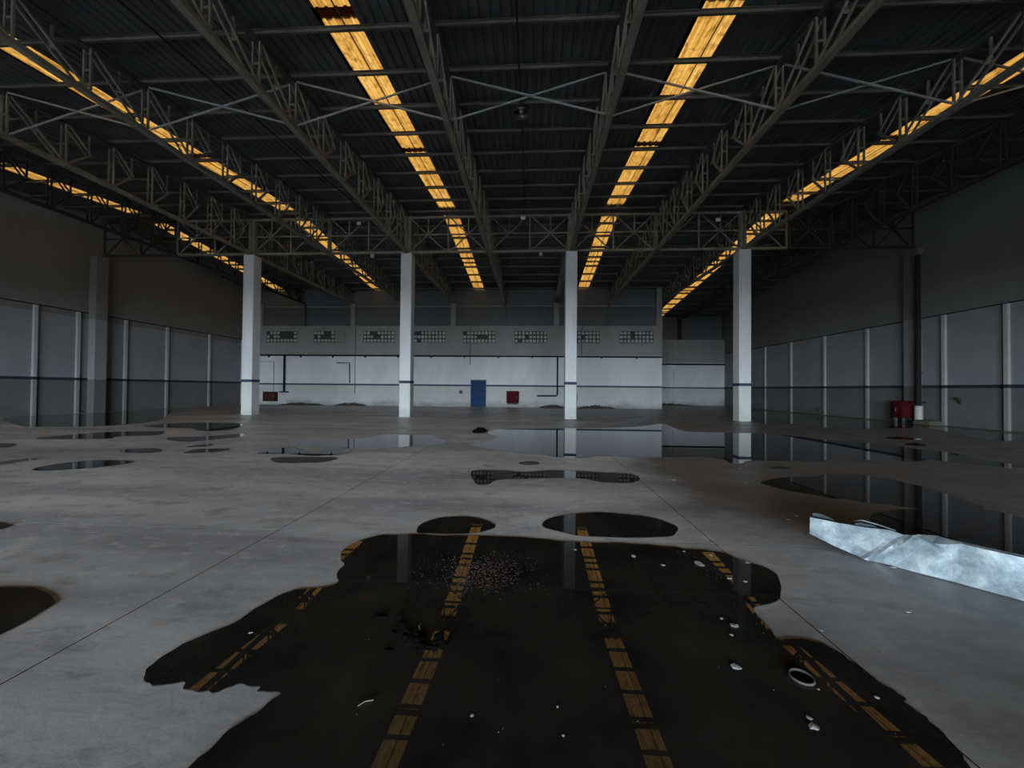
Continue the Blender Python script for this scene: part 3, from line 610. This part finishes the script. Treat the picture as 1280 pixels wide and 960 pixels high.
# ------------------------------------------------------------------ things by the right wall
t = thing('rain_downpipe', 'dark rain downpipe on the right wall column with a pale hopper', 'pipe', (18.35, 18.6, 0.9))
og = (18.35, 18.6, 0.9)
rel(MB().tube([(18.42, 18.75, 0.85), (18.42, 18.75, 8.1)], 0.10, 10), 'pipe', 'pipe_dark', t, og)
rel(MB().prism_y([(18.28, 8.34), (18.57, 8.34), (18.53, 8.08), (18.32, 8.08)], 18.62, 18.9), 'hopper', 'paint_side', t, og)
for z in (2.4, 4.6, 6.8): rel(MB().lathe((18.42, 18.75, z), [(0.13, 0), (0.13, 0.06)], 10), 'clip', 'pipe_dark', t, og)
rel(MB().box(18.2, 18.62, 18.6, 18.9, 0.98, 1.05), 'collar', 'pipe_dark', t, og)
t = thing('pipe_guard', 'short white pipe guard at the foot of the downpipe', 'pipe', (18.42, 18.75, 0))
obj('sleeve', MB().lathe((0, 0, 0), [(0.15, 0.0), (0.15, 0.84), (0.11, 0.86), (0.11, 0.6)], 14), 'pvc_white', t, smooth=False); obj('flange', MB().lathe((0, 0, 0), [(0.22, 0.0), (0.22, 0.05), (0.15, 0.05)], 14), 'pvc_white', t)
t = thing('hose_reel_box', 'dark red metal box on short feet by the right wall', 'box', (18.30, 19.36, 0))
obj('body', bevel(box(-0.22, 0.22, -0.25, 0.25, 0.22, 1.04).mesh('body', 'red_paint'), 0.03, 1), None, t)
obj('lid', MB().box(-0.235, 0.235, -0.265, 0.265, 1.03, 1.08), 'red_paint', t)
for sx in (-1, 1):
    for sy_ in (-1, 1): obj('foot', MB().box(sx*0.17-0.04, sx*0.17+0.04, sy_*0.19-0.04, sy_*0.19+0.04, 0, 0.23), 'socket_grey', t)
obj('door', MB().box(-0.24, -0.215, -0.2, 0.2, 0.30, 0.96), 'red_paint', t); obj('handle', MB().box(-0.265, -0.235, 0.1, 0.14, 0.55, 0.72), 'socket_grey', t)
tag(obj('stone_block', bevel(box(17.75, 18.3, 17.6, 18.35, 0, 0.22).mesh('stone_block', 'soil'), 0.05, 2)), 'low dark rubble block beside the white pipe guard', 'rubble')
def weed(x, y, z, n, h, label, lean=(0, 0)):
    b = MB()
    for i in range(n):
        a = random.uniform(0, 6.28); l_ = h*random.uniform(0.6, 1.1); r = 0.28*l_
        p0 = Vector((x, y, z)); p1 = p0+Vector((math.cos(a)*r*0.4+lean[0]*l_*0.4, math.sin(a)*r*0.4+lean[1]*l_*0.4, l_*0.6)); p2 = p0+Vector((math.cos(a)*r+lean[0]*l_, math.sin(a)*r+lean[1]*l_, l_))
        sd = Vector((-math.sin(a), math.cos(a), 0))*0.035
        o = len(b.v); b.v += [tuple(p0-sd*0.5), tuple(p0+sd*0.5), tuple(p1+sd), tuple(p1-sd), tuple(p2)]; b.f += [(o, o+1, o+2, o+3), (o+3, o+2, o+4)]
    tag(obj('weed', b, 'weed_green'), label, 'plant')
weed(18.45, 24.9, 0, 16, 0.55, 'small dark weed at the foot of the right wall')
weed(18.80, 17.35, 1.0, 12, 0.35, 'weed sprouting from the right wall below the stripe', lean=(-0.5, 0))

# ------------------------------------------------------------------ lamps and cables under the roof
def highbay(x, y, z, label, s=1.0):
    t = thing('high_bay_lamp', label, 'lamp', (x, y, z), 'high bay lamps under the roof')
    obj('stem', MB().tube([(0, 0, 0.28*s), (0, 0, zp(y)-z+0.05)], 0.015, 6), 'cable_black', t)
    obj('housing', MB().lathe((0, 0, 0), [(0, 0.30*s), (0.07*s, 0.30*s), (0.09*s, 0.26*s), (0.09*s, 0.10*s), (0.11*s, 0.08*s)], 16), 'lamp_metal', t, smooth=True)
    obj('reflector', MB().lathe((0, 0, 0), [(0.10*s, 0.10*s), (0.15*s, 0.05*s), (0.21*s, -0.06*s), (0.24*s, -0.16*s), (0.225*s, -0.16*s), (0.19*s, -0.05*s), (0.09*s, 0.08*s)], 20), 'lamp_metal', t, smooth=True)
    obj('bulb', MB().lathe((0, 0, 0), [(0, -0.12*s), (0.05*s, -0.10*s), (0.07*s, -0.04*s), (0.05*s, 0.03*s), (0.03*s, 0.08*s)], 12), 'lamp_glass', t, smooth=True)
highbay(-0.38, YC-PAN*6-0.2, 9.72, 'high bay lamp hanging at the centre of the near roof')
highbay(-0.40, 25.2, 9.35, 'high bay lamp hanging behind the transverse truss')
for x, y0, y1, lb in ((-0.40, 2.0, 18.6, 'black cable running along the centre of the roof to the lamp'), (-8.75, 2.0, 18.6, 'black cable running along the roof left of the second column'), (-0.40, 20.4, 29.0, 'black cable along the centre of the back roof slope')):
    tag(obj('roof_cable', MB().tube([(x, y0+(y1-y0)*k/12, zp(y0+(y1-y0)*k/12)-0.03-0.015*(k % 2)) for k in range(13)], 0.024, 6), 'cable_black'), lb, 'cable')
for x, z, lb in ((-9.08, 10.05, 'small floodlight on the transverse truss left of the second column'), (-0.53, 10.2, 'small floodlight on the transverse truss at the centre'), (9.12, 9.95, 'small floodlight on the transverse truss left of the rightmost column')):
    t = thing('floodlight', lb, 'lamp', (x, YC-0.16, z), 'floodlights on the transverse truss')
    obj('body', bevel(box(-0.13, 0.13, -0.12, 0.02, -0.10, 0.10).mesh('body', 'lamp_metal'), 0.02, 1), None, t)
    obj('glass', MB().box(-0.11, 0.11, -0.135, -0.118, -0.08, 0.08), 'lamp_glass', t); obj('bracket', MB().bar((0, 0.0, 0.0), (0.0, 0.08, 0.16), 0.03, 0.03), 'brace_galv', t)
for x, lb in ((-8.46, 'small pale junction box under the truss left of the second column'), (0.39, 'small pale junction box under the truss left of the third column')):
    tag(obj('junction_box', bevel(box(x-0.09, x+0.09, YC-0.06, YC+0.06, 8.34, 8.53).mesh('junction_box', 'vent_block'), 0.02, 1)), lb, 'box')

# ------------------------------------------------------------------ puddles
def smooth_poly(P, sub=4, jit=0.0):
    n = len(P); out = []
    for i in range(n):
        p0, p1, p2, p3 = [Vector(P[(i+k-1) % n]) for k in range(4)]
        for s in range(sub):
            t = s/sub
            q = 0.5*((2*p1)+(p2-p0)*t+(2*p0-5*p1+4*p2-p3)*t*t+(3*p1-p0-3*p2+p3)*t**3)
            out.append(q)
    m_ = len(out); ph = [(random.uniform(0.02, 0.16)*m_, random.uniform(0, 6.28), random.uniform(0.3, 1.0)) for _ in range(9)]; res = []
    for i, q in enumerate(out):                              # ragged, lapping rim
        tg = out[(i+1) % m_]-out[i-1]; nr = Vector((-tg.y, tg.x)); nr = nr.normalized() if nr.length > 1e-6 else nr
        a = sum(w_*math.sin(round(f_)*6.28318*i/m_+p_) for f_, p_, w_ in ph)/2.2
        res.append(q+nr*(jit*a)+Vector((random.uniform(-jit, jit), random.uniform(-jit, jit)))*0.2)
    return res
PLAB = {'big': 'large dark puddle filling the foreground', 'oval_left': 'small oval puddle just beyond the large one, left', 'oval_right': 'larger oval puddle just beyond the large one, right', 'long': 'long narrow puddle crossing below the third column',
 'speck': 'tiny round puddle between the long and the wide puddles', 'wide': 'wide mirror-like puddle reflecting the third and rightmost columns', 'left_far_upper': 'grey puddle reflecting the second column', 'hook': 'hook-shaped dark puddle left of the second column', 'flat': 'flat oblong puddle below the hook-shaped one',
 'spindle': 'long spindle-shaped puddle on the left floor', 'small_a': 'small puddle above the spindle-shaped one', 'small_b': 'small dark puddle left of the hook-shaped one', 'thin_b': 'thin sliver of water left of the hook-shaped puddle', 'band_a': 'thin slanting puddle below the leftmost column', 'band_b': 'long thin puddle near the left wall',
 'edge_a': 'narrow puddle at the left edge of the picture beside the spindle', 'edge_b': 'narrow puddle at the left edge of the picture, farther back', 'far_left': 'dark puddle before the leftmost column', 'wall_left': 'sheet of water along the foot of the left wall', 'wall_right': 'sheet of water along the foot of the right wall',
 'right': 'dark curved puddle behind the galvanised gutter', 'left_near': 'black puddle at the left edge of the foreground', 'left_tiny': 'tiny puddle at the left edge of the picture', 'far_r1': 'thin puddle in front of the red box', 'far_r2': 'thin puddle nearer than the one before the red box', 'mid_r': 'small crescent puddle right of the wide puddle edge',
 }
for k, P in PUDDLES.items():
    near = sum((Vector(q).length for q in P))/len(P)
    Q = smooth_poly(P, 5 if k != 'big' else 8, 0.006*min(3.0, max(1.0, near/4))*(1.0 if k != 'left_tiny' and k != 'speck' else 0.5))
    cx = sum(q.x for q in Q)/len(Q); cyy = sum(q.y for q in Q)/len(Q)
    b = MB(); n = len(Q)
    b.v = [(q.x-cx, q.y-cyy, 0.005) for q in Q]+[(q.x-cx, q.y-cyy, -0.003) for q in Q]
    b.f = [tuple(range(n))]+[(i, i+n, (i+1) % n+n, (i+1) % n) for i in range(n)]
    me = bpy.data.meshes.new('puddle'); me.from_pydata(b.v, [], b.f); me.materials.append(MATS['water'])
    bm = bmesh.new(); bm.from_mesh(me); bmesh.ops.recalc_face_normals(bm, faces=bm.faces)
    top = [f for f in bm.faces if len(f.verts) > 4]; bmesh.ops.triangulate(bm, faces=top)
    for f in bm.faces:
        if abs(f.normal.z) > 0.5 and f.normal.z < 0: f.normal_flip()
    bm.to_mesh(me); bm.free()
    o = bpy.data.objects.new('puddle', me); COL.objects.link(o); o.location = (cx, cyy, 0)
    tag(o, PLAB[k], 'puddle', 'puddles on the concrete floor')

# ------------------------------------------------------------------ crumpled galvanised gutter lying on the floor at right
t = thing('sheet_metal_gutter', 'crumpled galvanised sheet metal gutter lying on the floor at right', 'gutter', (2.72, 3.80, 0)); og = (2.72, 3.80, 0)
ax = Vector((0.67, -0.74, 0)).normalized(); nn = Vector((0.74, 0.67, 0)).normalized()
def lerp_tab(tab, s):
    for (a, va), (b, vb) in zip(tab, tab[1:]):
        if s <= b: return va+(vb-va)*max(0, (s-a)/(b-a))
    return tab[-1][1]
ZB = [(0, 0.105), (0.18, 0.05), (0.40, 0.0), (9, 0.0)]
ZT = [(0, 0.262), (0.2, 0.262), (0.40, 0.275), (0.55, 0.30), (0.63, 0.285), (0.72, 0.315), (1.0, 0.312), (1.25, 0.305), (9, 0.30)]
LEN = 2.7
def near_off(s, v):
    o = 0.02*math.sin(s*5.0)*(v-0.3)
    cr = 0.40+0.30*v                       # crease running up to the right
    o += -0.022*math.exp(-((s-cr)/0.035)**2)+0.012*math.exp(-((s-cr-0.14)/0.08)**2)
    o += 0.010*math.exp(-((s-0.90-0.05*v)/0.07)**2)-0.008*math.exp(-((s-1.35)/0.05)**2)
    return o
def pt(s, n_, z): 
    q = Vector((2.72, 3.80, 0))+ax*s+nn*n_; return (q.x, q.y, z)
def sheet_grid(fn, ns, nv):
    b = MB()
    for i in range(ns+1):
        for j in range(nv+1): b.v.append(fn(LEN*i/ns, j/nv))
    for i in range(ns):
        for j in range(nv): a = i*(nv+1)+j; b.f.append((a, a+nv+1, a+nv+2, a+1))
    return b
def solid(o, th): 
    md = o.modifiers.new('thickness', 'SOLIDIFY'); md.thickness = th; md.offset = 0
NS = 90
g1 = sheet_grid(lambda s, v: pt(s, near_off(s, v)+0.015*v, 0.004+lerp_tab(ZB, s)*(1-v)+lerp_tab(ZT, s)*v), NS, 8)
solid(rel(g1, 'near_side', 'galvanised', t, og), 0.003)
rnd = [random.uniform(-1, 1) for _ in range(NS+2)]
def lipz(s): return lerp_tab(ZT, s)+0.012*rnd[int(s/LEN*NS)]*(1 if s < 0.8 else 0.15)
g2 = sheet_grid(lambda s, v: pt(s, near_off(s, 1)+0.015+v*(0.03+0.035*min(1, max(0, (s-0.5)/0.8))), lerp_tab(ZT, s)+0.004+v*(0.004 if s > 0.7 else -0.02)+0.006*rnd[int(s/LEN*NS)]*v*(1 if s < 0.85 else 0.2)), NS, 3)
solid(rel(g2, 'top_lip', 'galvanised', t, og), 0.003)
g3 = sheet_grid(lambda s, v: pt(s, v*0.20, 0.005+lerp_tab(ZB, s)+0.01*math.sin(7*s)*v*(1-v)), NS, 3)
solid(rel(g3, 'bottom', 'galvanised_dull', t, og), 0.003)
BT = [(0, 0.285), (0.06, 0.295), (0.14, 0.275), (0.22, 0.235), (0.30, 0.25), (0.34, 0.30), (0.44, 0.30), (0.52, 0.262), (0.60, 0.25), (1.0, 0.25), (9, 0.24)]
g4 = sheet_grid(lambda s, v: pt(s, 0.20+0.02*v*math.sin(9*s+1.0)-0.12*v, 0.005+lerp_tab(ZB, s)*(1-v)+lerp_tab(BT, s)*v), NS, 5)
solid(rel(g4, 'far_side', 'galvanised_dull', t, og), 0.003)
g5 = MB().tube([pt(0.30, 0.14, 0.285), pt(0.36, 0.13, 0.312), pt(0.46, 0.12, 0.305), pt(0.58, 0.09, 0.292)], 0.006, 6)
rel(g5, 'torn_edge', 'galvanised', t, og)
g6 = MB(); g6.v = [pt(0.70, -0.005, 0.318), pt(0.80, -0.035, 0.285), pt(0.86, -0.04, 0.262), pt(0.88, -0.03, 0.30), pt(0.95, 0.0, 0.325), pt(0.82, 0.04, 0.335)]; g6.f = [(0, 1, 2, 3, 4, 5)]
solid(rel(g6, 'bent_flap', 'galvanised', t, og), 0.003)

# ------------------------------------------------------------------ debris
FL = ['large white paint flake on the puddle below its far right rim', 'white paint flake in the middle of the scattered chips', 'pointed white paint flake right of centre in the puddle', 'white paint flake nearest the camera at right', 'small white chip touching the nearest right flake', 'lone white chip near the right rim of the puddle',
 'white chip on dry concrete left of the gutter tip', 'pale chip on the dry floor in front of the gutter', 'tiny chip at the near rim of the puddle notch', 'white chip against the foot of the gutter', 'yellowish chip among the scattered flakes', 'small chip right of the yellowish one', 'small chip above the middle flake', 'white speck left of centre near the camera', 'pale speck at the centre of the large puddle', 'pale speck nearest the camera at the centre',
 'white speck by the far rim of the large puddle', 'white flake right of the right skylight reflection', 'long white flake near the far rim of the puddle', 'white chip on the floor before the wide puddle', 'white chip below the rightmost column', 'pale scrap on the dry floor left of the curved puddle', 'white scrap at the far rim of the wide puddle', 'white chip on the left arm of the large puddle',
 'chip at the far right rim of the large puddle', 'chip beside the corner of the right oval puddle', 'small grey chip below the middle flake', 'small pale chip below the curled plastic lid', 'chip in the far right lobe of the puddle', 'second white chip left of the gutter tip']
for i, (x, y, s) in enumerate(FLAKES):
    b = MB(); n = random.randint(5, 8); a0 = random.uniform(0, 6.28); el = random.uniform(0.45, 0.8)
    ring = []
    for k in range(n):
        a = a0+2*math.pi*k/n; r = s*0.5*random.uniform(0.7, 1.15)
        ring.append((r*math.cos(a), r*math.sin(a)*el*1.5, random.uniform(0.001, 0.12*s)))
    b.v = [(0, 0, 0.05*s+0.002)]+ring+[(0, 0, 0.0005)]+[(q[0]*0.96, q[1]*0.96, max(0.0005, q[2]-0.003)) for q in ring]
    for k in range(n):
        k2 = (k+1) % n
        b.f += [(0, 1+k, 1+k2), (n+1, n+2+k2, n+2+k), (1+k, n+2+k, n+2+k2, 1+k2)]
    o = obj('paint_flake', b, 'flake_white', loc=(x, y, 0.0055)); tag(o, FL[i], 'debris', 'white paint flakes on the floor')
def scatter(name, mt, n, fn, size, label, cat):
    b = MB()
    for _ in range(n):
        x, y = fn(); r = size*random.uniform(0.5, 1.2); a = random.uniform(0, 6.28)
        o = len(b.v)
        for k in range(4): b.v.append((x+r*math.cos(a+k*1.57)*random.uniform(0.6, 1), y+r*math.sin(a+k*1.57)*random.uniform(0.6, 1), 0.0045))
        b.v.append((x, y, 0.0055+r*0.22)); b.f += [(o+k, o+(k+1) % 4, o+4) for k in range(4)]
    o = tag(obj(name, b, mt), label, cat); o['kind'] = 'stuff'
scatter('gravel_patch', 'gravel_pink', 900, lambda: (random.gauss(-0.42, 0.19), random.gauss(3.03, 0.16)), 0.009, 'patch of pinkish gravel just breaking the puddle surface', 'gravel')
def chips():
    if random.random() < 0.6: return random.gauss(1.5, 0.16), random.gauss(3.0, 0.3)
    return random.uniform(-1.0, 1.6), random.uniform(1.5, 3.5)
scatter('paint_crumbs', 'flake_white', 70, chips, 0.004, 'tiny white paint crumbs sprinkled on the large puddle', 'debris')
for k in range(16):
    x, y = random.gauss(-0.78, 0.13), random.gauss(2.22, 0.075); s = random.uniform(0.05, 0.10); a = random.uniform(0, 6.28)
    b = MB(); m_ = 7
    for q in range(m_):
        u = q/(m_-1); wv = s*0.32*math.sin(math.pi*u)**0.8
        b.v += [((u-0.5)*s, -wv, 0.002+0.01*math.sin(3*u)), ((u-0.5)*s, wv, 0.001+0.006*math.sin(4*u))]
    b.f = [(2*q, 2*q+2, 2*q+3, 2*q+1) for q in range(m_-1)]
    o = obj('wet_leaf', b, 'leaf_black', loc=(x, y, 0.0055)); o.rotation_euler = (0, 0, a)
    tag(o, 'black sodden leaf in the cluster floating on the left of the large puddle', 'leaf', 'cluster of black leaves on the puddle')
    solid(o, 0.002)
t = thing('plastic_lid', 'curled grey plastic lid in the puddle near the camera at right', 'lid', (1.414, 2.033, 0.0055))
obj('rim', MB().lathe((0, 0, 0), [(0.052, 0.0), (0.058, 0.004), (0.056, 0.014), (0.050, 0.012), (0.048, 0.0)], 18), 'plastic_grey', t, smooth=True); obj('disc', MB().lathe((0, 0, 0), [(0.0, 0.002), (0.049, 0.003)], 18), 'leaf_black', t)
for (x, y, a, l_, lb) in ((-0.774, 1.735, 0.6, 0.07, 'thin pale twig left of the skylight reflection'), (-0.687, 2.306, 1.9, 0.06, 'thin twig poking from the black leaves')):
    o = obj('twig', MB().tube([(-l_/2, 0, 0.004), (0, 0.006, 0.007), (l_/2, -0.004, 0.005)], 0.0025, 6), 'wood_twig', loc=(x, y, 0.0055)); o.rotation_euler = (0, 0, a); tag(o, lb, 'twig')

MUD = [(-2.032, 12.58), (-2.105, 13.577), (-1.762, 13.9), (-1.548, 12.881), (-1.731, 12.39)]
b = MB(); n = len(MUD); cx = sum(q[0] for q in MUD)/n; cyy = sum(q[1] for q in MUD)/n
Q = smooth_poly(MUD, 4, 0.04); n = len(Q)
b.v = [(q.x, q.y, -0.002) for q in Q]+[(cx+(q.x-cx)*0.8, cyy+(q.y-cyy)*0.8, random.uniform(0.03, 0.07)) for q in Q]+[(cx, cyy, 0.08)]
b.f = [(i, (i+1) % n, n+(i+1) % n, n+i) for i in range(n)]+[(n+i, n+(i+1) % n, 2*n) for i in range(n)]
tag(obj('mud_clump', b, 'leaf_black'), 'black mud clump on the floor in front of the blue door', 'dirt')
